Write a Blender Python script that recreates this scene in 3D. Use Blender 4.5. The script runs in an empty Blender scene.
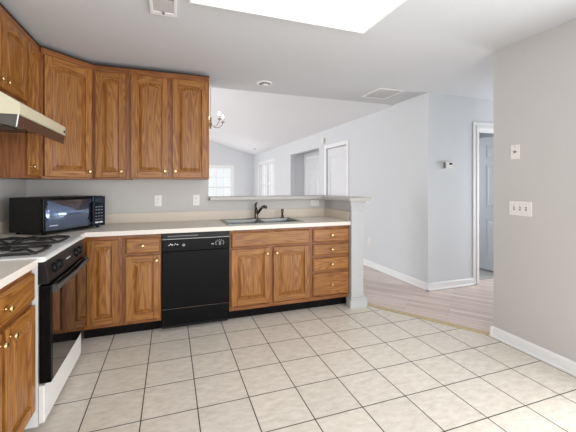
import bpy, bmesh, math, random
from mathutils import Vector, Matrix
random.seed(7)
sc = bpy.context.scene
COL = sc.collection
PI = math.pi
# ------------------------------------------------------------------ camera
cam = bpy.data.cameras.new('camera'); camo = bpy.data.objects.new('camera', cam); COL.objects.link(camo)
camo.location = (0.46074, -2.86262, 1.30195)
camo.rotation_euler = (PI/2, 0, -0.3341)
cam.sensor_width = 36; cam.sensor_fit = 'HORIZONTAL'
cam.lens = 324.211/576*36
cam.shift_x = (288-283.16)/576; cam.shift_y = -(216-184.98)/576
cam.clip_start = 0.05
sc.camera = camo
# ------------------------------------------------------------------ world, lights, exposure
w = bpy.data.worlds.new('World'); sc.world = w; w.use_nodes = True
bg = w.node_tree.nodes['Background']; bg.inputs[0].default_value = (0.93, 0.97, 1.0, 1); bg.inputs[1].default_value = 1.3
sc.view_settings.view_transform = 'Standard'; sc.view_settings.look = 'None'
sc.view_settings.gamma = 1; sc.view_settings.use_curve_mapping = False
sc.view_settings.exposure = -0.31
def area(name, loc, rot, sx, sy, power, color=(1,1,1)):
    l = bpy.data.lights.new(name, 'AREA'); l.shape = 'RECTANGLE'; l.size = sx; l.size_y = sy; l.energy = power; l.color = color
    o = bpy.data.objects.new(name, l); o.location = loc; o.rotation_euler = rot; COL.objects.link(o); return o
DAY = (0.97, 0.985, 1.0)
area('added_daylight_rear', (1.15, -4.55, 1.05), (PI/2, 0, 0), 3.2, 1.9, 92, (0.97, 0.98, 1.0))     # faces +Y, added daylight at the invented rear window
area('added_daylight_right', (3.02, -2.75, 1.1), (PI/2, 0, PI/2), 1.9, 1.9, 84, (0.97, 0.98, 1.0))     # faces -X, added to brighten the floor at left
area('daylight_far_window', (1.75, 9.12, 1.2), (-PI/2, 0, 0), 1.7, 1.5, 14, DAY)              # faces -Y
area('daylight_side_window', (3.40, 7.5, 1.3), (PI/2, 0, PI/2), 1.7, 1.4, 14, DAY)            # faces -X
area('added_daylight_living_left', (-3.30, 4.5, 1.3), (PI/2, 0, -PI/2), 5.0, 2.0, 235, DAY)         # faces +X, added daylight for the living room
area('added_daylight_hall', (5.90, -0.25, 1.1), (PI/2, 0, PI/2), 0.8, 1.2, 38, DAY)          # faces -X, added daylight to brighten the hall

area('added_daylight_side_room', (4.45, 2.12, 1.45), (-PI/2, 0, 0), 0.7, 1.0, 14, DAY)              # faces -Y, added daylight for the dim side room
# ------------------------------------------------------------------ materials
def newmat(name):
    m = bpy.data.materials.new(name); m.use_nodes = True
    nt = m.node_tree; return m, nt, nt.nodes['Principled BSDF']
def srgb(r, g, b):
    f = lambda c: (c/255/12.92) if c/255 <= 0.04045 else ((c/255+0.055)/1.055)**2.4
    return (f(r), f(g), f(b), 1)
def plain(name, rgb, rough=0.5, metal=0.0, noise=0.0, scale=40, bump=0.0, coat=0.0, spec=0.5):
    m, nt, p = newmat(name)
    p.inputs['Roughness'].default_value = rough; p.inputs['Metallic'].default_value = metal
    p.inputs['Coat Weight'].default_value = coat; p.inputs['Specular IOR Level'].default_value = spec
    c = srgb(*rgb)
    tc = nt.nodes.new('ShaderNodeTexCoord'); n = nt.nodes.new('ShaderNodeTexNoise'); n.inputs['Scale'].default_value = scale
    n.inputs['Detail'].default_value = 4
    nt.links.new(tc.outputs['Object'], n.inputs['Vector'])
    r = nt.nodes.new('ShaderNodeValToRGB')
    r.color_ramp.elements[0].position = 0.3; r.color_ramp.elements[1].position = 0.7
    r.color_ramp.elements[0].color = tuple(x*(1-noise) for x in c[:3])+(1,)
    r.color_ramp.elements[1].color = tuple(min(1, x*(1+noise)) for x in c[:3])+(1,)
    nt.links.new(n.outputs['Fac'], r.inputs['Fac']); nt.links.new(r.outputs['Color'], p.inputs['Base Color'])
    if bump:
        b = nt.nodes.new('ShaderNodeBump'); b.inputs['Strength'].default_value = bump; b.inputs['Distance'].default_value = 0.002
        nt.links.new(n.outputs['Fac'], b.inputs['Height']); nt.links.new(b.outputs['Normal'], p.inputs['Normal'])
    return m
def emis(name, rgb, strength):
    m, nt, p = newmat(name); p.inputs['Base Color'].default_value = (0.8, 0.8, 0.8, 1)
    p.inputs['Emission Color'].default_value = srgb(*rgb); p.inputs['Emission Strength'].default_value = strength
    return m
def oak(name, horizontal=False, cols=((92,50,26),(141,90,53),(167,116,67),(187,138,86))):
    m, nt, p = newmat(name); N = nt.nodes; L = nt.links
    p.inputs['Roughness'].default_value = 0.36; p.inputs['Specular IOR Level'].default_value = 0.5
    tc = N.new('ShaderNodeTexCoord'); oi = N.new('ShaderNodeObjectInfo')
    off = N.new('ShaderNodeVectorMath'); off.operation = 'MULTIPLY_ADD'
    comb = N.new('ShaderNodeCombineXYZ')
    for k in range(3): L.new(oi.outputs['Random'], comb.inputs[k])
    L.new(comb.outputs[0], off.inputs[0]); off.inputs[1].default_value = (13.7, 7.3, 19.1); L.new(tc.outputs['Object'], off.inputs[2])
    mp = N.new('ShaderNodeMapping'); L.new(off.outputs[0], mp.inputs['Vector'])
    mp.inputs['Scale'].default_value = (0.09, 1, 1) if horizontal else (1, 1, 0.09)
    big = N.new('ShaderNodeTexNoise'); big.inputs['Scale'].default_value = 11; big.inputs['Detail'].default_value = 2
    L.new(mp.outputs[0], big.inputs['Vector'])
    # growth rings: contour lines of the stretched noise make the cathedral figure
    mul = N.new('ShaderNodeMath'); mul.operation = 'MULTIPLY'; mul.inputs[1].default_value = 24; L.new(big.outputs['Fac'], mul.inputs[0])
    fr = N.new('ShaderNodeMath'); fr.operation = 'PINGPONG'; fr.inputs[1].default_value = 1; L.new(mul.outputs[0], fr.inputs[0])
    mp2 = N.new('ShaderNodeMapping'); L.new(off.outputs[0], mp2.inputs['Vector'])
    mp2.inputs['Scale'].default_value = (0.03, 1, 1) if horizontal else (1, 1, 0.03)
    fine = N.new('ShaderNodeTexNoise'); fine.inputs['Scale'].default_value = 260; fine.inputs['Detail'].default_value = 3
    L.new(mp2.outputs[0], fine.inputs['Vector'])
    r = N.new('ShaderNodeValToRGB'); e = r.color_ramp.elements
    e[0].position = 0.0; e[0].color = srgb(*cols[0]); e[1].position = 1.0; e[1].color = srgb(*cols[3])
    k = e.new(0.22); k.color = srgb(*cols[1])
    k = e.new(0.55); k.color = srgb(*cols[2])
    mix = N.new('ShaderNodeMath'); mix.operation = 'MULTIPLY_ADD'; mix.inputs[1].default_value = 0.56
    L.new(fr.outputs[0], mix.inputs[0])
    f2 = N.new('ShaderNodeMath'); f2.operation = 'MULTIPLY_ADD'; f2.inputs[1].default_value = 0.7; f2.inputs[2].default_value = -0.15; L.new(fine.outputs['Fac'], f2.inputs[0])
    L.new(f2.outputs[0], mix.inputs[2]); L.new(mix.outputs[0], r.inputs['Fac'])
    hsv = N.new('ShaderNodeHueSaturation'); hsv.inputs['Saturation'].default_value = 1.08; vr = N.new('ShaderNodeMath'); vr.operation = 'MULTIPLY_ADD'
    vr.inputs[1].default_value = 0.12; vr.inputs[2].default_value = 0.73
    L.new(oi.outputs['Random'], vr.inputs[0]); L.new(vr.outputs[0], hsv.inputs['Value'])
    L.new(r.outputs['Color'], hsv.inputs['Color']); L.new(hsv.outputs['Color'], p.inputs['Base Color'])
    b = N.new('ShaderNodeBump'); b.inputs['Strength'].default_value = 0.12; b.inputs['Distance'].default_value = 0.002
    L.new(fine.outputs['Fac'], b.inputs['Height']); L.new(b.outputs['Normal'], p.inputs['Normal'])
    return m
def tile_mat():
    m, nt, p = newmat('ceramic_floor_tile'); N = nt.nodes; L = nt.links
    T = 0.3048
    geo = N.new('ShaderNodeNewGeometry'); sep = N.new('ShaderNodeSeparateXYZ'); L.new(geo.outputs['Position'], sep.inputs[0])
    def edge(axis):
        a = N.new('ShaderNodeMath'); a.operation = 'DIVIDE'; a.inputs[1].default_value = T; L.new(sep.outputs[axis], a.inputs[0])
        a2 = N.new('ShaderNodeMath'); a2.operation = 'ADD'; a2.inputs[1].default_value = 0.5; L.new(a.outputs[0], a2.inputs[0])
        fl = N.new('ShaderNodeMath'); fl.operation = 'FLOOR'; L.new(a2.outputs[0], fl.inputs[0])
        s = N.new('ShaderNodeMath'); s.operation = 'SUBTRACT'; L.new(a.outputs[0], s.inputs[0]); L.new(fl.outputs[0], s.inputs[1])
        ab = N.new('ShaderNodeMath'); ab.operation = 'ABSOLUTE'; L.new(s.outputs[0], ab.inputs[0])
        f = N.new('ShaderNodeMath'); f.operation = 'FLOOR'; L.new(a.outputs[0], f.inputs[0])
        return ab, f
    ex, fx = edge('X'); ey, fy = edge('Y')
    mn = N.new('ShaderNodeMath'); mn.operation = 'MINIMUM'; L.new(ex.outputs[0], mn.inputs[0]); L.new(ey.outputs[0], mn.inputs[1])
    mr = N.new('ShaderNodeMapRange'); mr.inputs[1].default_value = 0.0075; mr.inputs[2].default_value = 0.0125
    L.new(mn.outputs[0], mr.inputs[0])
    c = N.new('ShaderNodeCombineXYZ'); L.new(fx.outputs[0], c.inputs[0]); L.new(fy.outputs[0], c.inputs[1])
    wn = N.new('ShaderNodeTexWhiteNoise'); L.new(c.outputs[0], wn.inputs['Vector'])
    va = N.new('ShaderNodeVectorMath'); va.operation = 'MULTIPLY_ADD'; va.inputs[1].default_value = (5, 5, 5)
    L.new(c.outputs[0], va.inputs[0]); L.new(geo.outputs['Position'], va.inputs[2])
    mpn = N.new('ShaderNodeMapping'); mpn.inputs['Rotation'].default_value = (0, 0, 0.7); mpn.inputs['Scale'].default_value = (1, 2.2, 1)
    L.new(va.outputs[0], mpn.inputs['Vector'])
    n1 = N.new('ShaderNodeTexNoise'); n1.inputs['Scale'].default_value = 13; n1.inputs['Detail'].default_value = 6; n1.inputs['Roughness'].default_value = 0.65
    L.new(mpn.outputs[0], n1.inputs['Vector'])
    r = N.new('ShaderNodeValToRGB'); e = r.color_ramp.elements
    e[0].position = 0.3; e[0].color = srgb(203, 194, 180); e[1].position = 0.7; e[1].color = srgb(229, 222, 211)
    L.new(n1.outputs['Fac'], r.inputs['Fac'])
    hv = N.new('ShaderNodeHueSaturation'); vm = N.new('ShaderNodeMath'); vm.operation = 'MULTIPLY_ADD'
    vm.inputs[1].default_value = 0.06; vm.inputs[2].default_value = 0.97; L.new(wn.outputs['Value'], vm.inputs[0])
    L.new(vm.outputs[0], hv.inputs['Value']); L.new(r.outputs['Color'], hv.inputs['Color'])
    mx = N.new('ShaderNodeMix'); mx.data_type = 'RGBA'; mx.inputs['A'].default_value = srgb(50, 40, 32)
    L.new(mr.outputs[0], mx.inputs['Factor']); L.new(hv.outputs['Color'], mx.inputs['B']); L.new(mx.outputs['Result'], p.inputs['Base Color'])
    rr = N.new('ShaderNodeMapRange'); rr.inputs[3].default_value = 0.85; rr.inputs[4].default_value = 0.38
    L.new(mr.outputs[0], rr.inputs[0]); L.new(rr.outputs[0], p.inputs['Roughness'])
    b = N.new('ShaderNodeBump'); b.inputs['Strength'].default_value = 0.4; b.inputs['Distance'].default_value = 0.002
    L.new(mr.outputs[0], b.inputs['Height']); L.new(b.outputs['Normal'], p.inputs['Normal'])
    return m
def plank_mat():
    m, nt, p = newmat('laminate_wood_floor'); N = nt.nodes; L = nt.links
    geo = N.new('ShaderNodeNewGeometry'); mp = N.new('ShaderNodeMapping'); mp.vector_type = 'POINT'
    mp.inputs['Rotation'].default_value = (0, 0, math.radians(51))
    L.new(geo.outputs['Position'], mp.inputs['Vector'])
    br = N.new('ShaderNodeTexBrick'); br.inputs['Scale'].default_value = 1; br.inputs['Brick Width'].default_value = 1.1; br.inputs['Row Height'].default_value = 0.075
    br.inputs['Mortar Size'].default_value = 0.0012; br.offset = 0.37; br.inputs['Mortar'].default_value = srgb(132, 112, 100)
    br.inputs['Color1'].default_value = srgb(206, 184, 172); br.inputs['Color2'].default_value = srgb(228, 212, 203)
    L.new(mp.outputs[0], br.inputs['Vector'])
    m2 = N.new('ShaderNodeMapping'); m2.inputs['Scale'].default_value = (2.5, 45, 1); L.new(mp.outputs[0], m2.inputs['Vector'])
    n = N.new('ShaderNodeTexNoise'); n.inputs['Scale'].default_value = 1; n.inputs['Detail'].default_value = 5; L.new(m2.outputs[0], n.inputs['Vector'])
    hv = N.new('ShaderNodeHueSaturation'); v = N.new('ShaderNodeMath'); v.operation = 'MULTIPLY_ADD'; v.inputs[1].default_value = 0.45; v.inputs[2].default_value = 0.76
    L.new(n.outputs['Fac'], v.inputs[0]); L.new(v.outputs[0], hv.inputs['Value']); L.new(br.outputs['Color'], hv.inputs['Color'])
    L.new(hv.outputs['Color'], p.inputs['Base Color']); p.inputs['Roughness'].default_value = 0.3
    return m
def glass_mat():
    m, nt, p = newmat('window_glass'); N = nt.nodes; L = nt.links
    t = N.new('ShaderNodeBsdfTransparent'); g = N.new('ShaderNodeBsdfGlossy'); g.inputs['Roughness'].default_value = 0.02
    mx = N.new('ShaderNodeMixShader'); mx.inputs[0].default_value = 0.06
    L.new(t.outputs[0], mx.inputs[1]); L.new(g.outputs[0], mx.inputs[2]); L.new(mx.outputs[0], N['Material Output'].inputs['Surface'])
    return m
WALL = plain('warm_wall_paint', (196, 194, 191), 0.7, noise=0.008, scale=60, bump=0.05)
WALLC = plain('cool_wall_paint', (212, 215, 218), 0.7, noise=0.008, scale=60, bump=0.05)
CEIL = plain('ceiling_paint', (206, 208, 211), 0.85, noise=0.01, scale=90, bump=0.1)
CEILW = plain('vaulted_ceiling_paint', (224, 226, 229), 0.85, noise=0.01, scale=90, bump=0.1)
TRIM = plain('white_trim_paint', (236, 236, 236), 0.35, noise=0.004)
COLP = plain('grey_white_column_paint', (189, 190, 191), 0.4, noise=0.004)
DOORW = plain('white_door_paint', (222, 224, 227), 0.4, noise=0.004)
DOORD = plain('blue_grey_door_paint', (214, 219, 224), 0.5, noise=0.004)
CARPET = plain('grey_carpet', (176, 174, 172), 0.95, noise=0.08, scale=300, bump=0.4)
OAK = oak('oak_vertical_grain'); OAKH = oak('oak_horizontal_grain', True)
FRC = ((88,46,24),(128,78,46),(150,98,60),(166,114,74))
OAKF = oak('oak_frame_vertical_grain', False, FRC); OAKFH = oak('oak_frame_horizontal_grain', True, FRC)
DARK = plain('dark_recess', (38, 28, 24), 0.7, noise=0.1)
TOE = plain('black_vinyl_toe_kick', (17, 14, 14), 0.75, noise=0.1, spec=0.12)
LAM = plain('beige_laminate', (226, 219, 209), 0.4, noise=0.06, scale=220)
LAMB = plain('tan_laminate', (214, 203, 188), 0.42, noise=0.05, scale=220)
LAMG = plain('grey_beige_laminate', (186, 182, 177), 0.35, noise=0.04, scale=220)
BRASS = plain('polished_brass', (214, 186, 134), 0.22, 1.0)
BLK = plain('black_enamel', (13, 13, 14), 0.14, noise=0.05, spec=0.12)
BLKM = plain('black_plastic', (16, 16, 17), 0.42, noise=0.05, spec=0.3)
BLKG = plain('black_oven_glass', (14, 12, 12), 0.04, coat=0.5)
GLSD = plain('black_panel_blue_reflection', (52, 60, 78), 0.1, metal=0.8)  # black panel, its bluish reflection put into the colour
GLS = plain('black_glass_blue_reflection', (128, 148, 182), 0.08, metal=0.9, coat=0.6)  # black door glass, tinted with the blue of its reflections
HNDL = plain('charcoal_handle', (62, 61, 61), 0.3, spec=0.6)
IRON = plain('cast_iron', (26, 25, 25), 0.5, noise=0.1)
WHT = plain('white_enamel', (226, 225, 222), 0.22, noise=0.004)
ALM = plain('almond_enamel', (204, 197, 172), 0.3, noise=0.01)
SMOKE = plain('smoked_brown_visor', (70, 50, 42), 0.25, noise=0.05)
GREY = plain('hood_filter_mesh', (92, 88, 84), 0.5, 0.5, noise=0.25, scale=400)
STEEL = plain('satin_steel', (136, 138, 135), 0.36, 1.0, noise=0.03)
GUN = plain('dark_nickel', (104, 96, 90), 0.25, 1.0, noise=0.03)
PLAS = plain('white_plastic', (228, 226, 221), 0.4, noise=0.004)
PLASD = plain('dark_slot', (128, 122, 116), 0.5)
PLASL = plain('pale_grey_plastic', (196, 195, 193), 0.5)
MARK = plain('pale_print', (215, 217, 220), 0.5)
MARKD = plain('dim_print', (118, 124, 134), 0.5)
GRNG = plain('grey_metal', (132, 132, 133), 0.45, 0.1)
LCD = plain('dark_display', (44, 50, 52), 0.15)
LAMP = emis('fluorescent_diffuser', (255, 252, 248), 2.3)
BULB = emis('bulb_glow', (255, 240, 214), 6.0)
CANB = emis('recessed_bulb', (255, 250, 240), 0.02)
CHR = plain('antique_brass', (150, 128, 96), 0.35, 0.8)
STRIP = plain('oak_threshold', (196, 176, 138), 0.45, noise=0.12, scale=30)
GLASS = glass_mat()
TILE = tile_mat(); PLANK = plank_mat()

# ------------------------------------------------------------------ mesh helpers
class MB:
    def __init__(s): s.bm = bmesh.new()
    def box(s, x0, x1, y0, y1, z0, z1, mi=0):
        v = [s.bm.verts.new(p) for p in ((x0,y0,z0),(x1,y0,z0),(x1,y1,z0),(x0,y1,z0),(x0,y0,z1),(x1,y0,z1),(x1,y1,z1),(x0,y1,z1))]
        for q in ((3,2,1,0),(4,5,6,7),(0,1,5,4),(1,2,6,5),(2,3,7,6),(3,0,4,7)):
            f = s.bm.faces.new([v[i] for i in q]); f.material_index = mi
        return s
    def prism(s, pts, f, a, b, mi=0):
        """outline pts (2-D) extruded from a to b; f(p, q, t) -> xyz"""
        A = [s.bm.verts.new(f(p, q, a)) for p, q in pts]; B = [s.bm.verts.new(f(p, q, b)) for p, q in pts]
        n = len(pts)
        fs = [s.bm.faces.new(A[::-1]), s.bm.faces.new(B)]
        for i in range(n): fs.append(s.bm.faces.new((A[i], A[(i+1) % n], B[(i+1) % n], B[i])))
        for q in fs: q.material_index = mi
        return s
    def lathe(s, prof, o=(0,0,0), axis=(0,0,1), n=16, mi=0, caps=True):
        """prof: list of (radius, height) along axis from o"""
        ax = Vector(axis).normalized(); t = ax.orthogonal().normalized(); u = ax.cross(t); o = Vector(o)
        rings = [[s.bm.verts.new(o+ax*h+(t*math.cos(2*PI*k/n)+u*math.sin(2*PI*k/n))*max(r, 1e-5)) for k in range(n)] for r, h in prof]
        for a, b in zip(rings, rings[1:]):
            for k in range(n):
                f = s.bm.faces.new((a[k], a[(k+1) % n], b[(k+1) % n], b[k])); f.material_index = mi; f.smooth = True
        if caps:
            f = s.bm.faces.new(rings[0][::-1]); f.material_index = mi
            f = s.bm.faces.new(rings[-1]); f.material_index = mi
        return s
    def tube(s, pts, r, n=8, mi=0, radii=None):
        P = [Vector(p) for p in pts]; rings = []; prev = None
        for i, p in enumerate(P):
            d = (P[min(i+1, len(P)-1)]-P[max(i-1, 0)]).normalized()
            t = d.orthogonal().normalized() if prev is None else (prev-d*prev.dot(d)).normalized()
            prev = t; u = d.cross(t); rr = radii[i] if radii else r
            rings.append([s.bm.verts.new(p+(t*math.cos(2*PI*k/n)+u*math.sin(2*PI*k/n))*rr) for k in range(n)])
        for a, b in zip(rings, rings[1:]):
            for k in range(n):
                f = s.bm.faces.new((a[k], a[(k+1) % n], b[(k+1) % n], b[k])); f.material_index = mi; f.smooth = True
        for f in (rings[0][::-1], rings[-1]): s.bm.faces.new(f).material_index = mi
        return s
    def rings(s, rs, mi=0, cap_last=True, cap_first=False):
        R_ = [[s.bm.verts.new(p) for p in r] for r in rs]; n = len(R_[0])
        for a, b in zip(R_, R_[1:]):
            for k in range(n): s.bm.faces.new((a[k], a[(k+1) % n], b[(k+1) % n], b[k])).material_index = mi
        if cap_last: s.bm.faces.new(R_[-1]).material_index = mi
        if cap_first: s.bm.faces.new(R_[0][::-1]).material_index = mi
        return s
    def build(s, name, mats, parent=None, loc=(0,0,0), rz=0, bevel=0, seg=2, kind=None):
        bmesh.ops.recalc_face_normals(s.bm, faces=s.bm.faces)
        me = bpy.data.meshes.new(name); s.bm.to_mesh(me); s.bm.free()
        for m in (mats if isinstance(mats, (list, tuple)) else [mats]): me.materials.append(m)
        o = bpy.data.objects.new(name, me); COL.objects.link(o); o.location = loc; o.rotation_euler = (0, 0, rz)
        if parent: o.parent = parent
        if bevel:
            b = o.modifiers.new('bevel', 'BEVEL'); b.width = bevel; b.segments = seg; b.limit_method = 'ANGLE'; b.angle_limit = 0.6
        if kind: o['kind'] = kind
        return o
def tag(o, label, cat, group=None):
    o['label'] = label; o['category'] = cat
    if group: o['group'] = group
    return o
def thing(name, label, cat, loc=(0,0,0), rz=0, group=None):
    o = bpy.data.objects.new(name, None); COL.objects.link(o); o.location = loc; o.rotation_euler = (0, 0, rz); o.empty_display_size = 0.1
    return tag(o, label, cat, group)
def struct(name, mb, mats, **k): return mb.build(name, mats, kind='structure', **k)
XYZ = lambda p, q, t: (p, q, t)
YZX = lambda p, q, t: (t, p, q)
XZY = lambda p, q, t: (p, t, q)

# ------------------------------------------------------------------ the setting
H = 2.445
WL, WB, WR = -0.82, 0.81, 3.08
# floors: wood slab under everything, tile field on top of it in the kitchen
struct('floor', MB().prism([(-.92,-4.62),(WR,-4.62),(WR,-.825),(2.452,.153),(2.452,.81),(-.92,.81)], XYZ, -.004, 0), TILE)
struct('floor', MB().box(-3.6, 6.12, -4.8, 9.4, -.12, -.004), PLANK)
struct('floor', MB().box(4.0, 5.9, .46, 2.19, -.004, .004), CARPET)
# threshold strip between tile and wood
d = Vector((3.065-2.46, -.815-.16, 0)).normalized(); nrm = Vector((d.y, -d.x, 0))*-1
a, b = Vector((2.46, .16, 0)), Vector((3.078, -.83, 0))
q = [a, b, b+nrm*.065, a+nrm*.065]
struct('trim_1', MB().prism([(v.x, v.y) for v in q], XYZ, -.004, .007), STRIP, bevel=.003)
# kitchen walls
struct('wall_left', MB().box(WL-.1, WL, -4.62, WB+.12, -.02, H), WALL)
struct('wall_back', MB().box(WL, .86, WB, WB+.12, -.02, H).box(.86, 2.452, WB, WB+.12, -.02, 1.13), WALL)
struct('wall_peninsula', MB().box(2.287, 2.415, .2, WB, -.004, 1.13), WALL)
struct('wall_right', MB().box(WR, WR+.12, -1.75, -.825, -.02, H).box(WR, WR+.12, -4.62, -3.75, -.02, H).box(WR, WR+.12, -3.75, -1.75, 2.1, H).box(WR, WR+.12, -3.75, -1.75, -.02, .12), WALL)
rear = MB().box(WL-.1, WR+.12, -4.74, -4.62, 2.35, H).box(WL-.1, -.45, -4.74, -4.62, -.02, 2.35).box(2.75, WR+.12, -4.74, -4.62, -.02, 2.35)
struct('wall_rear', rear, WALL)
# hall
struct('wall_hall', MB().box(3.46, 4.285, .33, .45, -.02, H).box(5.015, 6.0, .33, .45, -.02, H).box(4.285, 5.015, .33, .45, 2.035, H), WALLC)
struct('wall_hall', MB().box(WR+.12, 6.0, -.945, -.825, -.02, H), WALLC)
struct('wall_hall', MB().box(6.0, 6.1, -.945, -.68, -.02, H).box(6.0, 6.1, .18, 2.3, -.02, H).box(6.0, 6.1, -.68, .18, 2.2, H).box(6.0, 6.1, -.68, .18, -.02, .5), WALLC)
# side room behind the hall doorway
struct('wall_side', MB().box(3.9, 4.0, .45, 2.2, -.02, H).box(3.58, 4.1, 2.2, 2.27, -.02, H).box(4.8, 6.0, 2.2, 2.27, -.02, H).box(4.1, 4.8, 2.2, 2.27, 2.0, H).box(4.1, 4.8, 2.2, 2.27, -.02, .9), WALLC)
# living room
ZE = 2.425; SL = 0.29; RX = 0.3
zr = ZE+SL*(3.46-RX)
lv = MB()
for y0, y1, z0, z1 in ((.45,2.28,-.02,ZE+.08),(2.28,3.08,2.035,ZE+.08),(3.08,3.44,-.02,ZE+.08),(3.44,5.185,2.1,ZE+.08),(5.185,6.6,-.02,ZE+.08),
                       (6.6,8.42,-.02,.6),(6.6,8.42,2.05,ZE+.08),(8.42,9.32,-.02,ZE+.08)):
    lv.box(3.46, 3.58, y0, y1, z0, z1)
struct('wall_living', lv, WALLC)
gx = lambda x: ZE+SL*((3.46-x) if x > RX else (3.46-RX)-(RX-x))
FWX0, FWX1, FWZ0, FWZ1 = .85, 2.64, .45, 1.97
fw = MB()
fw.box(-3.4, FWX0, 9.2, 9.32, -.02, FWZ1).box(FWX1, 3.46, 9.2, 9.32, -.02, FWZ1).box(FWX0, FWX1, 9.2, 9.32, -.02, FWZ0)
fw.prism([(-3.4,FWZ1),(3.46,FWZ1),(3.46,gx(3.46)+.03),(RX,zr+.03),(-3.4,gx(-3.4)+.03)], XZY, 9.2, 9.32)
struct('wall_far', fw, WALLC)
lw = MB().box(-3.5, -3.4, .93, 1.9, -.02, 2.5).box(-3.5, -3.4, 7.1, 9.32, -.02, 2.5).box(-3.5, -3.4, 1.9, 7.1, 2.3, 2.5).box(-3.5, -3.4, 1.9, 7.1, -.02, .25)
struct('wall_living_left', lw, WALLC)
struct('wall_living_left', MB().box(-3.5, -.92, .81, .93, -.02, 2.6), WALLC)
# gable wall above the pass-through, closing the vault over the flat kitchen ceiling
struct('wall_gable', MB().prism([(-3.4,H+.1),(3.46,H+.1),(RX,zr+.03),(-3.4,gx(-3.4)+.03)], XZY, .88, 1.0), CEILW)
# foyer behind the cased opening
struct('wall_foyer', MB().box(3.58, 3.9, 5.2, 5.3, -.02, 2.45).box(3.853, 3.95, 3.3, 5.2, -.02, 2.45), WALLC)
struct('ceiling', MB().box(3.46, 3.95, 3.2, 5.3, 2.45, 2.5), CEIL)
# ceilings
struct('ceiling', MB().box(-.92, 3.46, -4.74, 1.0, H, H+.1).box(3.46, 6.1, -4.74, .4, H, H+.1), CEIL)
struct('ceiling', MB().box(3.58, 6.1, .4, 2.3, H, H+.1), WALLC)
struct('ceiling', MB().prism([(3.46,ZE),(3.46,ZE+.1),(RX,zr+.1),(-3.5,gx(-3.5)+.1),(-3.5,gx(-3.5)),(RX,zr)], XZY, 1.0, 9.32), CEILW)
# baseboards
def baseboard(name, x0, y0, x1, y1, n):
    """from (x0,y0) to (x1,y1); n = outward normal (nx, ny)"""
    m = MB(); A = Vector((x0, y0, 0)); B = Vector((x1, y1, 0)); N_ = Vector((n[0], n[1], 0))
    prof = [(0,0),(.024,0),(.024,.012),(.016,.02),(.014,.075),(.007,.09),(0,.09)]
    pa = [m.bm.verts.new(A+N_*p+Vector((0,0,z))) for p, z in prof]; pb = [m.bm.verts.new(B+N_*p+Vector((0,0,z))) for p, z in prof]
    k = len(prof)
    for i in range(k): m.bm.faces.new((pa[i], pa[(i+1) % k], pb[(i+1) % k], pb[i]))
    m.bm.faces.new(pa[::-1]); m.bm.faces.new(pb)
    return struct(name, m, TRIM)
baseboard('baseboard_right', WR, -4.6, WR, -.825, (-1,0))
baseboard('baseboard_right', WR-.024, -.825, WR+.12, -.825, (0,1))
baseboard('baseboard_hall', 3.436, .33, 4.19, .33, (0,-1))
baseboard('baseboard_living', 3.46, .306, 3.46, 2.205, (-1,0))
baseboard('baseboard_living', 3.46, 3.16, 3.46, 3.44, (-1,0))
baseboard('baseboard_living', 3.46, 5.185, 3.46, 9.2, (-1,0))
baseboard('baseboard_far', -3.4, 9.2, 3.436, 9.2, (0,-1))
# pilaster at the end of the peninsula wall
col = thing('column', 'white square column capping the end of the low peninsula wall', 'column', (2.346, .175, 0))
MB().box(-.073, .073, -.027, .025, .0, 1.13).build('shaft', COLP, col, bevel=.003)
cb = MB()
for e, z0, z1 in ((.03, 0, .085), (.022, .085, .105), (.012, .105, .125)): cb.box(-.073-e, .073+e, -.027-e, .025, z0, z1)
cb.build('base_moulding', COLP, col, bevel=.003)
cc = MB()
for e, z0, z1 in ((.006, 1.03, 1.045), (.010, 1.072, 1.09), (.015, 1.09, 1.112), (.02, 1.112, 1.13)): cc.box(-.073-e, .073+e, -.027-e, .025, z0, z1)
cc.build('capital', COLP, col, bevel=.003)
# raised bar ledge (L-shaped) on the half wall
L_ = [(.865,.745),(2.225,.745),(2.225,.10),(2.487,.10),(2.487,1.06),(.865,1.06)]
tag(MB().prism(L_, XYZ, 1.13, 1.17).build('bar_ledge', LAMG, bevel=.006), 'raised L-shaped grey-beige bar ledge on the half wall behind the sink', 'ledge')

# casings, doors, windows
def casing(parent, x0, x1, z1, wd, th, y):
    """flat casing around an opening, local x along wall, front face towards -y"""
    return MB().box(x0-wd, x0, y-th, y, 0, z1+wd).box(x1, x1+wd, y-th, y, 0, z1+wd).box(x0, x1, y-th, y, z1, z1+wd).build('casing', TRIM, parent, bevel=.004)
def panel_door(mb, x0, x1, y0, z0, z1, rows, th=.035, cols=2):
    """slab with recessed raised panels on its -y face"""
    mb.box(x0, x1, y0+.008, y0+th, z0, z1)
    st = .1; w = (x1-x0-st*(cols+1))/cols; h = z1-z0
    xs = [x0+st+k*(w+st) for k in range(cols)]
    for k in range(cols+1): mb.box(x0+k*(w+st), x0+k*(w+st)+st, y0, y0+.008, z0, z1)
    zz = [z0]+[z0+h*r for pair in rows for r in pair]+[z1]
    for i in range(0, len(zz), 2):
        for x in xs: mb.box(x, x+w, y0, y0+.008, zz[i], zz[i+1])
    for lo, hi in rows:
        for x in xs:
            c = [(x+.02, z0+h*lo+.02), (x+w-.02, z0+h*lo+.02), (x+w-.02, z0+h*hi-.02), (x+.02, z0+h*hi-.02)]
            c2 = [(x+.045, z0+h*lo+.045), (x+w-.045, z0+h*lo+.045), (x+w-.045, z0+h*hi-.045), (x+.045, z0+h*hi-.045)]
            mb.rings([[(p, y0+.008, q) for p, q in c], [(p, y0+.001, q) for p, q in c2]])
    return mb
SIX = ((.1,.38),(.47,.79),(.85,.94))
def hinge_set(parent, x, y, zs):
    for z in zs: MB().lathe([(.007,0),(.007,.09)], (x, y, z), n=8).build('hinge', GRNG, parent)
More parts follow.
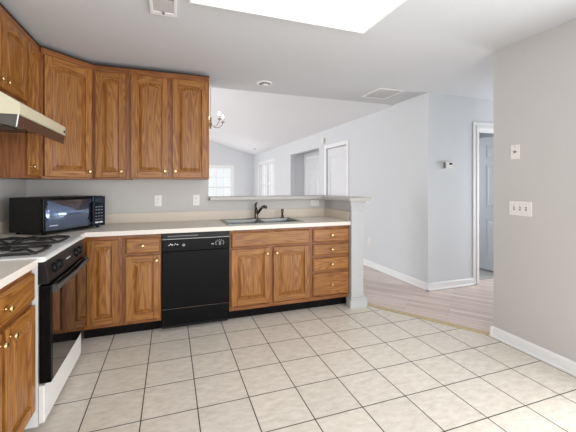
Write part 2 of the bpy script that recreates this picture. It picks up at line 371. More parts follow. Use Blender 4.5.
# closet door in the living wall: wall runs along Y, its face towards -X => local x = -Y
d1 = bpy.data.objects.new('door_1', None); COL.objects.link(d1); d1.location = (3.46, 3.08, 0); d1.rotation_euler = (0,0,-PI/2); d1['kind'] = 'structure'
casing(d1, 0, .8, 2.035, .075, .018, 0)
panel_door(MB(), .012, .788, .02, .01, 2.025, ((.1,.45),(.54,.93)), cols=1).build('door_leaf', DOORW, d1)
hinge_set(d1, .792, -.006, (.25, 1.0, 1.74))
# cased opening to the foyer, then a door on the foyer wall
d2 = bpy.data.objects.new('door_2', None); COL.objects.link(d2); d2.location = (3.853, 5.02, 0); d2.rotation_euler = (0,0,-PI/2); d2['kind'] = 'structure'
casing(d2, .08, .95, 1.96, .075, .016, 0)
panel_door(MB(), .085, .945, -.01, .01, 1.955, SIX, th=.012).build('door_leaf', DOORW, d2)
# hall doorway with its door swung open into the side room
d3 = bpy.data.objects.new('door_3', None); COL.objects.link(d3); d3.location = (4.285, .33, 0); d3['kind'] = 'structure'
MB().box(-.095, -.04, -.012, 0, 0, 2.13).box(-.04, 0, -.02, 0, 0, 2.075).box(-.04, .77, -.012, 0, 2.075, 2.13).box(0, .73, -.02, 0, 2.035, 2.075).box(.73, .77, -.02, 0, 0, 2.075).box(.77, .825, -.012, 0, 0, 2.13).build('casing', TRIM, d3, bevel=.003)
MB().box(0, .015, 0, .12, 0, 2.035).box(.715, .73, 0, .12, 0, 2.035).box(.015, .715, 0, .12, 2.02, 2.035).build('jamb', TRIM, d3)
dl = panel_door(MB(), 0, .7, 0, .02, 2.02, SIX).build('door_leaf', DOORD, d3, loc=(.69, .84, 0), rz=-PI/2)
def window(name, loc, rz, wd, z0, z1, units, cols, rows):
    o = bpy.data.objects.new(name, None); COL.objects.link(o); o.location = loc; o.rotation_euler = (0,0,rz); o['kind'] = 'structure'
    fr = MB().box(0, .05, .02, .1, z0, z1).box(wd-.05, wd, .02, .1, z0, z1).box(.05, wd-.05, .02, .1, z1-.05, z1).box(.05, wd-.05, .02, .1, z0, z0+.05)
    uw = (wd-.1)/units
    for k in range(1, units): fr.box(.05+k*uw-.035, .05+k*uw+.035, .02, .1, z0+.05, z1-.05)
    zm = (z0+z1)/2
    fr.box(.05, wd-.05, .04, .09, zm-.025, zm+.025)
    fr.build('window_frame', TRIM, o)
    mu = MB()
    for k in range(units):
        xa, xb = .05+k*uw+(.035 if k else 0), .05+(k+1)*uw-(.035 if k < units-1 else 0)
        for za, zb in ((z0+.05, zm-.025), (zm+.025, z1-.05)):
            for c in range(1, cols): x = xa+(xb-xa)*c/cols; mu.box(x-.009, x+.009, .055, .075, za, zb)
            for r in range(1, rows): z = za+(zb-za)*r/rows; mu.box(xa, xb, .056, .074, z-.009, z+.009)
    mu.build('muntin_grid', TRIM, o)
    MB().box(.05, wd-.05, .063, .067, z0+.05, z1-.05).build('window_pane', GLASS, o)
    MB().box(-.05, wd+.05, -.04, .02, z0-.03, z0).build('window_sill', TRIM, o, bevel=.004)
    cs = MB().box(-.06, 0, -.014, 0, z0, z1+.06).box(wd, wd+.06, -.014, 0, z0, z1+.06).box(0, wd, -.014, 0, z1, z1+.06)
    cs.build('window_casing', TRIM, o)
    return o
window('window_1', (FWX0, 9.2, 0), 0, FWX1-FWX0, FWZ0, FWZ1, 2, 3, 2)
window('window_2', (3.46, 8.42, 0), -PI/2, 1.82, .6, 2.05, 2, 3, 2)
window('added_window_3', (-3.4, 1.9, 0), PI/2, 5.2, .25, 2.3, 4, 1, 1)  # unseen window added to brighten the living room
window('added_window_4', (2.75, -4.62, 0), PI, 3.2, .02, 2.35, 2, 1, 1)  # unseen window added behind the camera for daylight
window('added_window_5', (6.0, .18, 0), -PI/2, .86, .5, 2.2, 1, 2, 2)  # unseen window added to brighten the hall

window('added_window_6', (4.1, 2.17, 0), 0, .7, .9, 2.0, 1, 2, 2)  # unseen window added to light the open side room door
window('added_window_7', (WR, -1.75, 0), -PI/2, 2.0, .12, 2.1, 2, 1, 1)  # unseen window added to brighten the floor at left
# ------------------------------------------------------------------ cabinets
KNOBP = [(.0075,0),(.0065,.004),(.005,.008),(.006,.014),(.013,.018),(.0155,.022),(.0145,.027),(.009,.0305)]
def knob(parent, x, y, z): return MB().lathe(KNOBP, (x, y, z), (0,-1,0), 14).build('knob', BRASS, parent)
def arch_pts(x0, x1, z0, z1, rise, n=12):
    """closed outline: bottom-left, bottom-right, then the arched top from right to left"""
    p = [(x0, z0), (x1, z0)]
    if rise <= 0: return p+[(x1, z1), (x0, z1)]
    for k in range(n+1):
        t = k/n; p.append((x1+(x0-x1)*t, z1-rise+rise*math.sin(PI*t)**.75 if 0 < t < 1 else z1-rise))
    return p
def cab_door(parent, x0, x1, z0, z1, arch=0.0, knobat=None, y=0.0, fw_=.056):
    """overlay door, front at y-.02; frame mesh + raised panel + knob"""
    yf, yb = y-.02, y-.0005
    m = MB(); xi0, xi1, zi0, zi1 = x0+fw_, x1-fw_, z0+fw_, z1-fw_
    m.box(x0, xi0, yf, yb, z0, z1).box(xi1, x1, yf, yb, z0, z1)
    m.box(xi0, xi1, yf, yb, z0, zi0, 1)
    op = arch_pts(xi0, xi1, zi0, zi1, arch)
    top = [(xi0, z1), (xi1, z1)]+op[2:] if arch > 0 else None
    if arch > 0: m.prism(top, XZY, yf, yb, 1)
    else: m.box(xi0, xi1, yf, yb, zi1, z1, 1)
    dr = m.build('door', [OAK, OAKH], parent, bevel=.0035)
    cx, cz = (xi0+xi1)/2, (zi0+zi1)/2
    def inset(e):
        sx = ((xi1-xi0)/2-e)/((xi1-xi0)/2); sz = ((zi1-zi0)/2-e)/((zi1-zi0)/2)
        return [(cx+(p-cx)*sx, cz+(q-cz)*sz) for p, q in op]
    P = MB().rings([[(p, yf+.004, q) for p, q in inset(-.001)], [(p, yf+.015, q) for p, q in inset(.004)], [(p, yf+.015, q) for p, q in inset(.011)],
                    [(p, yf+.003, q) for p, q in inset(.036)], [(p, yf+.0015, q) for p, q in inset(.038)]])
    P.build('panel', OAK, dr)
    if knobat: knob(dr, knobat[0], yf, knobat[1])
    return dr
def cab_drawer(parent, x0, x1, z0, z1, y=0.0, knobs=(.5,), name='drawer'):
    e = .012; yf = y-.02
    m = MB().rings([[(x0,y-.0005,z0),(x1,y-.0005,z0),(x1,y-.0005,z1),(x0,y-.0005,z1)], [(x0,yf+.008,z0),(x1,yf+.008,z0),(x1,yf+.008,z1),(x0,yf+.008,z1)],
                    [(x0+.004,yf+.005,z0+.004),(x1-.004,yf+.005,z0+.004),(x1-.004,yf+.005,z1-.004),(x0+.004,yf+.005,z1-.004)],
                    [(x0+e,yf,z0+e),(x1-e,yf,z0+e),(x1-e,yf,z1-e),(x0+e,yf,z1-e)]], cap_first=True)
    o = m.build(name, OAKH, parent)
    for k in knobs: knob(o, x0+(x1-x0)*k, yf, (z0+z1)/2)
    return o
def carcass(parent, w, dep, z0, z1, base=False, rails=(), stiles=(), top=.04, ends=(.038,.038)):
    t = .016; b = MB()
    b.box(0, t, .019, dep, z0, z1).box(w-t, w, .019, dep, z0, z1).box(t, w-t, dep-.008, dep, z0, z1).box(t, w-t, .019, dep-.008, z0, z0+t)
    if not base: b.box(t, w-t, .019, dep-.008, z1-t, z1)
    b.build('carcass', OAKF, parent)
    f = MB().box(0, ends[0], 0, .019, z0, z1).box(w-ends[1], w, 0, .019, z0, z1)
    f.box(ends[0], w-ends[1], 0, .019, z0, z0+.035, 1).box(ends[0], w-ends[1], 0, .019, z1-top, z1, 1)
    for z in rails: f.box(ends[0], w-ends[1], .0005, .019, z-.015, z+.015, 1)
    for x in stiles: f.box(x-.02, x+.02, .0012, .019, z0+.035, z1-top)
    f.build('face_frame', [OAKF, OAKFH], parent)
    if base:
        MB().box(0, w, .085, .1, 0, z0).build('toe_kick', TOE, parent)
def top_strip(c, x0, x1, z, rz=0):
    MB().box(x0, x1, -.004, .02, z, z+.012).build('dark_top_strip', DARK, c, rz=rz)  # dark brown strip along the cabinet top
ZB0, ZB1 = .105, .875
BACKG = 'oak base cabinets along the back counter'
# near-left base cabinet, front towards +X
c = thing('base_cabinet', 'oak base cabinet with one wide drawer and two doors at left edge before the range', 'cabinet', (-.218, -1.533, 0), PI/2)
carcass(c, .682, .57, ZB0, ZB1, True, rails=(.69,), stiles=(.34,))
cab_drawer(c, .016, .672, .71, .848)
cab_door(c, .016, .322, .135, .685, knobat=(.294, .645)); cab_door(c, .358, .672, .135, .685, knobat=(.386, .645))
# back run (front plane Y = .2)
c = thing('base_cabinet', 'oak base cabinet with a single tall door in the corner next to the range', 'cabinet', (-.232, .2, 0))
carcass(c, .303, .57, ZB0, ZB1, True)
cab_door(c, .04, .279, .137, .836)
c = thing('base_cabinet', 'narrow oak base cabinet with one drawer over one door, left of the dishwasher', 'cabinet', (.073, .2, 0))
carcass(c, .31, .57, ZB0, ZB1, True, rails=(.70,))
cab_drawer(c, .024, .300, .712, .845); cab_door(c, .024, .300, .137, .690, knobat=(.272, .645))
c = thing('base_cabinet', 'oak sink cabinet with false front and two doors right of the dishwasher', 'cabinet', (.987, .2, 0))
carcass(c, .838, .57, ZB0, ZB1, True, rails=(.70,), stiles=(.41,))
cab_drawer(c, .014, .818, .708, .85, knobs=(), name='false_front')
cab_door(c, .014, .392, .150, .688, knobat=(.362, .635)); cab_door(c, .43, .818, .150, .688, knobat=(.460, .635))
c = thing('base_cabinet', 'oak base cabinet with four stacked drawers at the right end by the column', 'cabinet', (1.826, .2, 0))
carcass(c, .458, .57, ZB0, ZB1, True, rails=(.698, .557, .395))
for z0, z1 in ((.71,.848),(.573,.688),(.411,.541),(.15,.381)): cab_drawer(c, .02, .436, z0, z1)
# upper cabinets
UT = 2.398
c = thing('wall_cabinet', 'short oak wall cabinet with two doors mounted above the range hood', 'cabinet', (-.52, -.832, 1.88), PI/2)
carcass(c, .757, .295, 0, UT-1.88, top=.075, stiles=(.378,))
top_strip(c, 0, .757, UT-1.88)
cab_door(c, .014, .370, .012, .457, .03, knobat=(.336, .055)); cab_door(c, .387, .742, .012, .457, .03, knobat=(.421, .055))
c = thing('wall_cabinet', 'narrow oak wall cabinet with single door right of the range hood', 'cabinet', (-.52, -.073, 1.352), PI/2)
carcass(c, .271, .295, 0, UT-1.352, top=.075)
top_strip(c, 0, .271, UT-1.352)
cab_door(c, .018, .238, .018, .986, .03, knobat=(.05, .085), fw_=.05)
c = thing('wall_cabinet', 'oak wall cabinet with angled door across the corner above the microwave', 'cabinet', (-.513, .2, 1.352), 0)
pent = [(0,0),(.305,.303),(.305,.60),(-.302,.60),(-.302,0)]
MB().prism([(x+.004, y+.008) if i < 2 else (x, y) for i, (x, y) in enumerate(pent)], XYZ, 0, UT-1.352).build('carcass', OAKF, c)
# angled face frame and door, built square then turned 45 degrees
g = MB(); wd = .4296
for x0, x1, z0, z1, mi in ((0,.035,0,UT-1.352,0),(wd-.035,wd,0,UT-1.352,0),(.035,wd-.035,0,.03,1),(.035,wd-.035,UT-1.352-.05,UT-1.352,1)): g.box(x0, x1, 0, .006, z0, z1, mi)
g.build('face_frame', [OAKF, OAKFH], c, rz=PI/4)
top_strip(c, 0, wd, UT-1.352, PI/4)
dd = cab_door(c, .018, wd-.022, .02, .990, .03, knobat=(wd-.055, .07)); dd.rotation_euler = (0, 0, PI/4)
c = thing('wall_cabinet', 'oak wall cabinet with a single arched door left of the two-door cabinet', 'cabinet', (-.207, .505, 1.352))
carcass(c, .302, .300, 0, UT-1.352, top=.075, ends=(.038,.04))
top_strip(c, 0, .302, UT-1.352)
cab_door(c, .018, .266, .02, .985, .03, knobat=(.238, .075))
c = thing('wall_cabinet', 'oak wall cabinet with two arched doors at the end beside the pass-through', 'cabinet', (.096, .505, 1.36))
carcass(c, .735, .300, 0, UT-1.36, top=.075, stiles=(.362,))
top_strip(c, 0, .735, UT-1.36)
cab_door(c, .012, .342, .016, .980, .03, knobat=(.314, .075)); cab_door(c, .381, .718, .016, .980, .03, knobat=(.409, .075))
# ------------------------------------------------------------------ countertops
c = thing('countertop', 'short beige laminate countertop at the left edge before the range', 'countertop', (-.5, -1.18, .876))
MB().box(-.319, .305, -.355, .344, 0, .038).build('slab', LAM, c, bevel=.004)
MB().box(-.319, -.301, -.355, .344, .038, .138).build('backsplash', LAMB, c, bevel=.003)
ct = thing('countertop', 'long L-shaped beige laminate countertop holding the sink and the microwave', 'countertop', (1.0, .48, .876))
sl = MB(); X0, Y0 = 1.0, .48
def ctb(x0, x1, y0, y1, z0=.876, z1=.914, m=sl): m.box(x0-X0, x1-X0, y0-Y0, y1-Y0, z0-.876, z1-.876)
SX0, SX1, SY0, SY1 = .995, 1.765, .285, .735
for q in ((-.819,-.195,-.066,.165),(-.819,SX0,.165,.809),(SX0,SX1,.165,SY0),(SX0,SX1,SY1,.809),(SX1,2.286,.165,.809)): ctb(*q)
sl.build('slab', LAM, ct)
bs = MB()
for q in ((-.80,2.286,.79,.809,.914,1.014),(-.819,-.80,-.066,.809,.914,1.014),(2.267,2.286,.21,.79,.914,1.014)): ctb(*q, m=bs)
bs.build('backsplash', LAMB, ct, bevel=.002)
# ------------------------------------------------------------------ sink
s = thing('sink', 'double bowl stainless drop-in sink in the back countertop', 'sink', (1.38, .51, .914))
rim = MB()
o = [(-.405,-.245),(.405,-.245),(.405,.245),(-.405,.245)]
for x0, x1, y0, y1 in ((-.405,.405,-.245,-.205),(-.405,.405,.155,.245),(-.405,-.365,-.205,.155),(.365,.405,-.205,.155),(-.015,.015,-.205,.155)): rim.box(x0, x1, y0, y1, .0005, .007)
rim.build('rim', STEEL, s)
for x0, x1 in ((-.365,-.015),(.015,.365)):
    bw = MB(); r0 = lambda e, z: [(x0+e,-.205+e,z),(x1-e,-.205+e,z),(x1-e,.155-e,z),(x0+e,.155-e,z)]
    bw.rings([r0(0,.004), r0(.006,-.02), r0(.012,-.15), r0(.05,-.17)]).build('bowl', STEEL, s)
    MB().lathe([(.045,0),(.045,.003),(.03,.004),(.028,.001)], ((x0+x1)/2, -.02, -.1695), n=20).build('drain', GUN, s)
# faucet
f = thing('faucet', 'dark nickel pull-out kitchen faucet behind the sink bowls', 'faucet', (1.375, .70, .921)); f.scale = (.9, .9, .92)
MB().lathe([(.032,0),(.032,.006),(.027,.014),(.024,.03),(.022,.10),(.024,.105),(.02,.115)], n=20).build('body', GUN, f)
MB().tube([(.0,-.005,.05),(.025,-.03,.085),(.05,-.06,.13),(.066,-.08,.15)], .016, 12, radii=[.015,.016,.017,.018]).build('spout', GUN, f)
MB().tube([(.066,-.08,.15),(.082,-.098,.153),(.098,-.117,.145)], .019, 12, radii=[.018,.02,.02]).build('spray_head', GUN, f)
MB().tube([(0,0,.112),(-.008,.01,.15),(-.004,.0,.18),(.004,-.02,.196)], .012, 10, radii=[.018,.014,.015,.011]).build('lever_handle', GUN, f)
MB().box(-.12, .12, -.028, .028, 0, .005).build('escutcheon', GUN, f, bevel=.002)
f = thing('side_sprayer', 'small dark side sprayer standing right of the faucet', 'sprayer', (1.685, .69, .921))
MB().lathe([(.022,0),(.022,.005),(.016,.012),(.013,.03)], n=16).build('holder', GUN, f)
MB().lathe([(.011,.03),(.011,.05),(.016,.075),(.013,.10),(.004,.105)], n=14).build('nozzle', GUN, f)
# ------------------------------------------------------------------ dishwasher
dw = thing('dishwasher', 'black built-in dishwasher between the oak cabinets under the back counter', 'dishwasher', (.386, .2, 0))
MB().box(.004, .594, .03, .57, .06, .868).build('tub_body', BLKM, dw)
MB().box(.004, .594, -.02, .028, .206, .708).build('door', BLK, dw, bevel=.004)
cp = MB().prism([(-.030,.712),(-.030,.735),(-.030,.818),(.028,.818),(.028,.712)], YZX, .004, .594).build('control_panel', BLK, dw, bevel=.003)
MB().box(.004, .594, -.016, .028, .824, .872).build('vent_strip', BLKM, dw, bevel=.002)
mk = MB()
for k in range(22): mk.box(.05+k*.012, .058+k*.012, -.0175, -.0155, .842, .850)
mk.build('vent_slots', GRNG, dw)
MB().box(.004, .594, -.026, -.02, .8185, .8235).build('chrome_line', STEEL, dw)
for x, z, ww, hh in ((.055,.765,.012,.006),(.07,.772,.008,.012),(.083,.765,.008,.014),(.10,.768,.010,.006),(.112,.776,.008,.006),(.125,.768,.014,.008),(.43,.758,.022,.006)):
    MB().box(x, x+ww, -.0315, -.0298, z, z+hh).build('printed_mark', MARK, dw)
MB().lathe([(.013,0),(.012,.005)], (.185,-.030,.765), (0,-1,0), 14).build('latch_button', GRNG, dw)
dk = MB().lathe([(.026,0),(.025,.008),(.02,.012)], (.505,-.030,.768), (0,-1,0), 20).build('cycle_dial', BLKM, dw)
MB().box(.503, .507, -.044, -.0415, .75, .786).build('pointer', MARK, dk)
tk = MB()
for k in range(9):
    a = math.radians(-30+k*30); tk.box(.505+.038*math.cos(a)-.004, .505+.038*math.cos(a)+.004, -.0315, -.0298, .768+.026*math.sin(a)-.002, .768+.026*math.sin(a)+.002)
tk.build('dial_scale', MARK, dw)
MB().box(.004, .594, -.018, .028, .05, .196).build('lower_panel', BLK, dw, bevel=.004)
MB().box(.004, .594, -.0205, -.015, .199, .2035).build('trim_line', GUN, dw)
MB().box(.004, .594, .06, .075, 0, .06).build('toe_panel', BLKM, dw)
# ------------------------------------------------------------------ range
r = thing('gas_range', 'white freestanding gas range with black oven door under the hood', 'range', (-.5, -.45, 0))
HW = .378
MB().box(-.315, .30, -HW, HW, .03, .892).build('body', WHT, r)
MB().prism([(-.315,.893),(.325,.893),(.338,.9),(.338,.914),(.325,.922),(-.315,.922)], lambda p, q, t: (p, t, q), -HW, HW).build('cooktop', WHT, r, bevel=.003)
MB().box(-.25, .25, -.30, .30, 0, .03).build('plinth', BLKM, r)
pn = MB().prism([(.30,.775),(.348,.775),(.352,.79),(.332,.892),(.30,.892)], lambda p, q, t: (p, t, q), -HW, HW).build('control_panel', BLKM, r, bevel=.002)
for y in (-.265,-.175,.165,.255):
    k = MB().lathe([(.030,0),(.029,.005),(.025,.009),(.023,.014),(.02,.016)], (.341, y, .838), (1,0,.18), 18).build('burner_knob', BLK, r)
    MB().box(.352, .364, y-.004, y+.004, .82, .864).build('grip', BLKM, k, bevel=.001)
for k in range(5): MB().box(.3415, .3435, -.045+k*.018, -.034+k*.018, .835, .842).build('printed_mark', MARK, r)
od = MB().box(.305, .36, -HW+.002, HW-.002, .25, .768).build('oven_door', BLK, r, bevel=.004)
MB().box(.3595, .3615, -HW+.022, HW-.022, .262, .735).build('door_glass', BLKG, od)
hd = MB().tube([(.375, y, .745-.012*(1-abs(y)/.36)) for y in [-.355+.071*k for k in range(11)]], .015, 12)
for y in (-.345, .345): hd.box(.355, .378, y-.014, y+.014, .725, .765)
hd.build('handle', HNDL, od)
MB().box(.302, .328, -HW+.004, HW-.004, .04, .238).build('storage_drawer', WHT, r, bevel=.004)
for yc in (-.185, .185):
    gm = MB(); zt = .952
    x0, x1, y0, y1 = -.25, .27, yc-.12, yc+.12
    def rr(z, e=0): 
        pts = []
        for cx, cy, a0 in ((x1-.05,y1-.05,0),(x0+.05,y1-.05,90),(x0+.05,y0+.05,180),(x1-.05,y0+.05,270)):
            for k in range(4): a = math.radians(a0+30*k); pts.append((cx+.05*math.cos(a), cy+.05*math.sin(a), z))
        return pts+[pts[0]]
    gm.tube(rr(.931), .008, 6)
    for xc in (-.12, .14):
        for k in range(4):
            a = math.radians(45+90*k); ca, sa = math.cos(a), math.sin(a)
            ex = xc+ (.13 if ca > 0 else -.13); ey = yc+(.12 if sa > 0 else -.12)
            gm.tube([(ex, ey, .931), (xc+ca*.095, yc+sa*.095, .946), (xc+ca*.035, yc+sa*.035, .943)], .0075, 6)
    gm.tube([(.01, y0, .931), (.01, yc, .94), (.01, y1, .931)], .006, 6)
    for x, y in ((x0+.03,y0),(x1-.03,y0),(x0+.03,y1),(x1-.03,y1)): gm.tube([(x,y,.931),(x,y,.9225)], .006, 6)
    gm.build('grate', IRON, r)
    for xc in (-.12, .14):
        bn = MB().lathe([(.05,.922),(.05,.9245),(.042,.926),(.038,.930)], (xc, yc, 0), n=20).build('burner', GRNG, r)
        MB().lathe([(.032,.9302),(.034,.933),(.03,.935)], (xc, yc, 0), n=20).build('burner_cap', IRON, bn)
# ------------------------------------------------------------------ range hood
h = thing('range_hood', 'almond under-cabinet range hood with smoked visor above the range', 'range hood', (-.545, -.455, 1.63))
HH = .378
prof = [(-.272,.248),(-.05,.248),(.06,.225),(.272,.097),(.272,.040),(.262,.034),(.255,.040),(.255,.087),(.05,.212),(-.05,.236),(-.272,.236)]
MB().prism(prof, lambda p, q, t: (p, t, q), -HH, HH).build('shell', ALM, h)
for y0, y1 in ((-HH-.003, -HH), (HH, HH+.003)):
    MB().prism([(-.272,.037),(.272,.037),(.272,.097),(.06,.225),(-.05,.248),(-.272,.248)], lambda p, q, t: (p, t, q), y0, y1).build('end_panel', ALM, h)
MB().box(-.272, .25, -HH+.004, HH-.004, .037, .043).build('underside_pan', SMOKE, h)
MB().box(-.2, .06, -.17, .17, .031, .0365).build('filter', GREY, h)
MB().box(.09, .19, -.09, .09, .027, .0365).build('lamp_cover', PLASD, h, bevel=.004)
MB().prism([(.255,.038),(.25,-.026),(-.1,.038)], lambda p, q, t: (p, t, q), -HH+.004, -HH+.007).build('side_flap', GREY, h)
MB().prism([(.262,.036),(.267,.034),(.262,-.026),(.256,-.026)], lambda p, q, t: (p, t, q), -HH+.002, HH-.002).build('visor', SMOKE, h)
MB().prism([(.262,.036),(.254,-.028),(.259,-.028),(.268,.036)], lambda p, q, t: (p, t, q), -HH-.006, -HH-.0035).build('visor_bracket', WHT, h)
MB().lathe([(.011,0),(.009,.006)], (.272, .345, .058), (1,0,0), 14).build('switch_knob', GUN, h)
# ------------------------------------------------------------------ microwave
mw = thing('microwave', 'black countertop microwave turned towards the room in the counter corner', 'microwave', (-.287, .287, .9146), math.radians(55.2))
W2, DP, Z0, Z1 = .293, .345, .014, .288
MB().box(-W2, W2, .016, DP, Z0, Z1).build('case', BLKM, mw, bevel=.005)
dr = MB().box(-W2, .155, -.008, .015, Z0+.004, Z1-.004).build('door', BLK, mw, bevel=.003)
def bowed(x0, x1, z0, z1, y0, sag, n=14):
    m = MB(); cx = (-W2+.018+.135)/2; hw = (.135+W2-.018)/2
    fr_ = []; bk = []
    for k in range(n+1):
        x = x0+(x1-x0)*k/n; y = y0-sag*(1-((x-cx)/hw)**2)
        fr_.append([m.bm.verts.new((x, y, z)) for z in (z0, z1)]); bk.append([m.bm.verts.new((x, -.0075, z)) for z in (z0, z1)])
    for k in range(n):
        for q in ((fr_[k][0],fr_[k+1][0],fr_[k+1][1],fr_[k][1]),(bk[k][0],bk[k][1],bk[k+1][1],bk[k+1][0]),(fr_[k][0],bk[k][0],bk[k+1][0],fr_[k+1][0]),(fr_[k][1],fr_[k+1][1],bk[k+1][1],bk[k][1])):
            f = m.bm.faces.new(q); f.smooth = q[0] is fr_[k][0] and q[1] is fr_[k+1][0]
    for k in (0, n): m.bm.faces.new((fr_[k][0],fr_[k][1],bk[k][1],bk[k][0]))
    return m
bowed(-W2+.018, .135, Z0+.022, Z1-.022, -.0095, .02).build('door_glass', GLS, dr)
for k in range(4): MB().box(-W2+.045+k*.015, -W2+.057+k*.015, -.022-.002*k, -.012, Z0+.055, Z0+.062).build('printed_mark', MARK, dr)
MB().box(.138, .152, -.03, -.0082, Z0+.045, Z1-.045).build('handle', BLKM, dr, bevel=.004)
cp = MB().box(.158, W2, -.008, .015, Z0+.004, Z1-.004).build('control_panel', GLSD, mw, bevel=.003)
MB().box(.18, W2-.025, -.0095, -.0082, Z1-.05, Z1-.028).build('display', LCD, cp)
for rw in range(5):
    for cl in range(3):
        MB().box(.182+cl*.03, .202+cl*.03, -.0098, -.0082, Z0+.06+rw*.028, Z0+.068+rw*.028).build('button', MARKD, cp)
for q in range(2): MB().box(.182+q*.045, .217+q*.045, -.0098, -.0082, Z0+.03, Z0+.044).build('button', MARK, cp)
vt = MB()
for k in range(6): vt.box(-W2-.0008, -W2+.001, .1+k*.016, .11+k*.016, .19, .22)
vt.build('vent', DARK, mw)
for x in (-W2+.04, W2-.04):
    for y in (.04, DP-.04): MB().lathe([(.014,0),(.012,.0145)], (x, y, 0), n=12).build('foot', BLKM, mw)
# ------------------------------------------------------------------ plates and wall devices
def outlet(label, loc, rz, horizontal=False, group=None):
    o = thing('wall_outlet', label, 'outlet', loc, rz, group)
    w2, h2 = (.058, .036) if horizontal else (.036, .058)
    MB().box(-w2, w2, -.006, 0, -h2, h2).build('cover_plate', PLAS, o, bevel=.003)
    for s_ in (-1, 1):
        dx, dz = (s_*.02, 0) if horizontal else (0, s_*.02)
        rc = MB().box(dx-.014, dx+.014, -.0085, -.006, dz-.014, dz+.014).build('receptacle', PLAS, o, bevel=.003)
        sl_ = MB()
        for e in (-.006, .006): sl_.box(dx+e-.0015, dx+e+.0015, -.0089, -.0084, dz-.003, dz+.007)
        sl_.build('slot', PLASD, rc)
    return o
outlet('white duplex outlet on back wall above the narrow drawer cabinet', (.335, WB, 1.135), 0)
outlet('white duplex outlet on back wall beside the pass-through edge', (.725, WB, 1.135), 0)
outlet('white horizontal outlet on the half wall right of the sink', (2.15, WB, 1.08), 0, True)
outlet('white outlet low on the far living room wall beyond the column', (3.46, 1.56, .40), -PI/2)
sw = thing('switch_plate', 'white three-toggle light switch plate on the right wall', 'light switch', (WR, -1.052, 1.115), -PI/2)
MB().box(-.088, .088, -.006, 0, -.058, .058).build('cover_plate', PLAS, sw, bevel=.003)
for x in (-.046, 0, .046):
    tg = MB().box(x-.006, x+.006, -.0075, -.006, -.014, .014).build('toggle', PLASD, sw)
    MB().prism([(-.0075,-.004),(-.018,.004),(-.0075,.006)], YZX, x-.004, x+.004).build('lever', PLAS, tg)
    MB().lathe([(.003,0),(.002,.001)], (x,-.006,.03), (0,-1,0), 8).build('screw', PLASD, sw)
pj = thing('phone_jack_plate', 'small white jack plate above the light switches on the right wall', 'wall plate', (WR, -1.012, 1.567), -PI/2)
MB().box(-.036, .036, -.006, 0, -.058, .058).build('cover_plate', PLAS, pj, bevel=.003)
MB().box(-.009, .009, -.0085, -.006, -.008, .01).build('jack', PLASD, pj)
MB().lathe([(.004,0),(.003,.0015)], (0,-.006,.042), (0,-1,0), 8).build('screw', PLASD, pj)
th = thing('thermostat', 'small white thermostat on the hall wall left of the doorway', 'thermostat', (3.76, .33, 1.55))
MB().box(-.075, .075, -.008, 0, -.05, .05).build('base_plate', PLAS, th, bevel=.003)
MB().box(-.065, .065, -.035, -.008, -.043, .043).build('housing', PLAS, th, bevel=.006)
MB().box(-.0, .05, -.0362, -.0348, .006, .03).build('display', LCD, th)
MB().box(-.0665, -.05, -.0362, -.008, -.036, .036).build('side_grille', GRNG, th)
ch = thing('door_chime', 'small white chime box high on the wall left of the closet door', 'chime', (3.46, 3.2, 2.21), -PI/2)
MB().box(-.06, .06, -.045, 0, -.055, .055).build('cover', PLAS, ch, bevel=.006)
MB().box(.0605, .062, -.04, -.006, -.04, .04).build('side_plate', PLASL, ch)  # pale grey plate over one side of the box
# ------------------------------------------------------------------ ceiling fixtures
fl = thing('ceiling_light', 'large rectangular fluorescent ceiling light with white diffuser', 'ceiling light', (1.18, -1.13, H))
fr = MB()
X, Y = .615, .312
fr.box(-X, X, -Y, -Y+.014, -.04, 0).box(-X, X, Y-.014, Y, -.04, 0).box(-X, -X+.014, -Y+.014, Y-.014, -.04, 0).box(X-.014, X, -Y+.014, Y-.014, -.04, 0)
fr.build('frame', TRIM, fl, bevel=.003)
MB().box(-X+.014, X-.014, -Y+.014, Y-.014, -.034, -.02).build('diffuser', LAMP, fl)
MB().box(-X+.014, X-.014, -Y+.014, Y-.014, -.02, 0).build('housing', TRIM, fl)
def can(label, loc, rot=(0,0,0), R=.075, bulb=CANB):
    o = thing('recessed_light', label, 'recessed light', loc); o.rotation_euler = rot
    MB().lathe([(R*.72,-.001),(R*.72,-.012),(R,-.006),(R,0)], n=28, caps=False).build('trim_ring', TRIM, o)
    MB().lathe([(R*.71,-.011),(R*.66,-.002),(R*.55,-.001)], n=28).build('baffle', GRNG, o)
    MB().lathe([(R*.3,-.011),(R*.42,-.016),(R*.36,-.024),(R*.12,-.028)], (R*.1,0,0), n=20).build('bulb', bulb, o)
    return o
can('round recessed light in the flat ceiling above the sink', (1.455, .64, H), R=.09)
xr = 3.13
can('small dark recessed light on the sloped living room ceiling', (xr, 7.716, gx(xr)), (0, math.atan(SL), 0), .085, GRNG)
vr = thing('ceiling_vent', 'white ceiling register with dark slots above the back cabinets', 'vent', (.416, -.80, H))
m = MB(); X, Y = .082, .25
m.box(-X, X, -Y, -Y+.022, -.012, 0).box(-X, X, Y-.045, Y, -.012, 0).box(-X, -X+.02, -Y+.022, Y-.04, -.012, 0).box(X-.02, X, -Y+.022, Y-.04, -.012, 0)
m.build('frame', TRIM, vr, bevel=.003)
MB().box(-X+.02, X-.02, -Y+.022, Y-.045, -.003, 0).build('duct_opening', DARK, vr)
MB().box(-X+.02, X-.02, .055, Y-.045, -.009, -.0035).build('damper_plate', PLASL, vr)
m = MB()
for k in range(3): m.box(-X+.02+.028*(k+1), -X+.02+.028*(k+1)+.003, -Y+.022, .055, -.011, -.0035)
m.build('louvre', TRIM, vr)
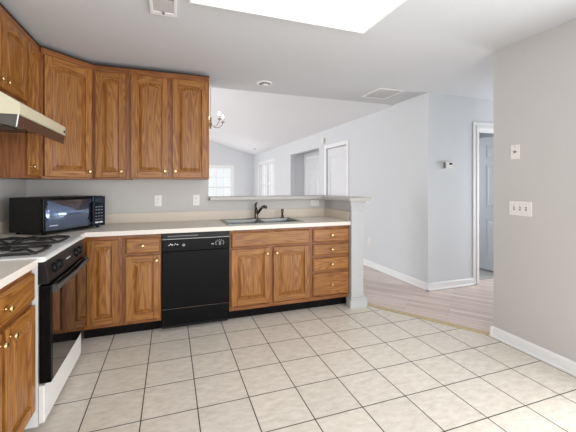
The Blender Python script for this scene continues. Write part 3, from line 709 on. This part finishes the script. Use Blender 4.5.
MB().box(-.008, .008, Y-.06, Y-.035, -.02, -.009).build('damper_lever', GRNG, vr)
vr = thing('ceiling_vent', 'wide white louvred return vent in the ceiling near the hall corner', 'vent', (2.965, .555, H))
m = MB(); X, Y = .175, .195
m.box(-X, X, -Y, -Y+.02, -.01, 0).box(-X, X, Y-.02, Y, -.01, 0).box(-X, -X+.02, -Y+.02, Y-.02, -.01, 0).box(X-.02, X, -Y+.02, Y-.02, -.01, 0)
m.build('frame', TRIM, vr, bevel=.002)
MB().box(-X+.02, X-.02, -Y+.02, Y-.02, -.002, 0).build('duct_opening', TRIM, vr)
for k in range(9):
    y = -Y+.035+k*.04
    MB().prism([(y,-.009),(y+.016,-.003),(y+.017,-.004),(y+.001,-.010)], YZX, -X+.02, X-.02).build('louvre', TRIM, vr)
# chandelier beyond the wall end
CX, CY, CZ = 1.13, 3.0, 2.42
cz = gx(CX)
cl = thing('chandelier', 'small candle chandelier hanging in the room past the cabinet end', 'chandelier', (CX, CY, CZ))
MB().lathe([(.008,-.12),(.02,-.10),(.012,-.08),(.03,-.04),(.016,0),(.022,.05),(.01,.1)], n=16).build('stem', CHR, cl)
MB().tube([(0,0,.1),(0,0,cz-CZ-.03)], .005, 6).build('chain', CHR, cl)
MB().lathe([(.03,cz-CZ-.045),(.06,cz-CZ-.012),(.06,cz-CZ+.01)], n=16).build('canopy', CHR, cl)
for k in range(5):
    a = math.radians(15+72*k); ca, sa = math.cos(a), math.sin(a)
    ar = MB().tube([(ca*q, sa*q, z) for q, z in ((.015,-.05),(.08,-.09),(.16,-.085),(.22,-.03),(.235,.015))], .006, 8).build('arm', CHR, cl)
    MB().lathe([(.01,.012),(.034,.02),(.036,.026),(.012,.028)], (ca*.235, sa*.235, 0), n=14).build('drip_cup', CHR, ar)
    MB().lathe([(.011,.028),(.011,.085)], (ca*.235, sa*.235, 0), n=10).build('candle_sleeve', PLAS, ar)
    MB().lathe([(.008,.086),(.02,.105),(.018,.125),(.004,.155)], (ca*.235, sa*.235, 0), n=12).build('bulb', BULB, ar)
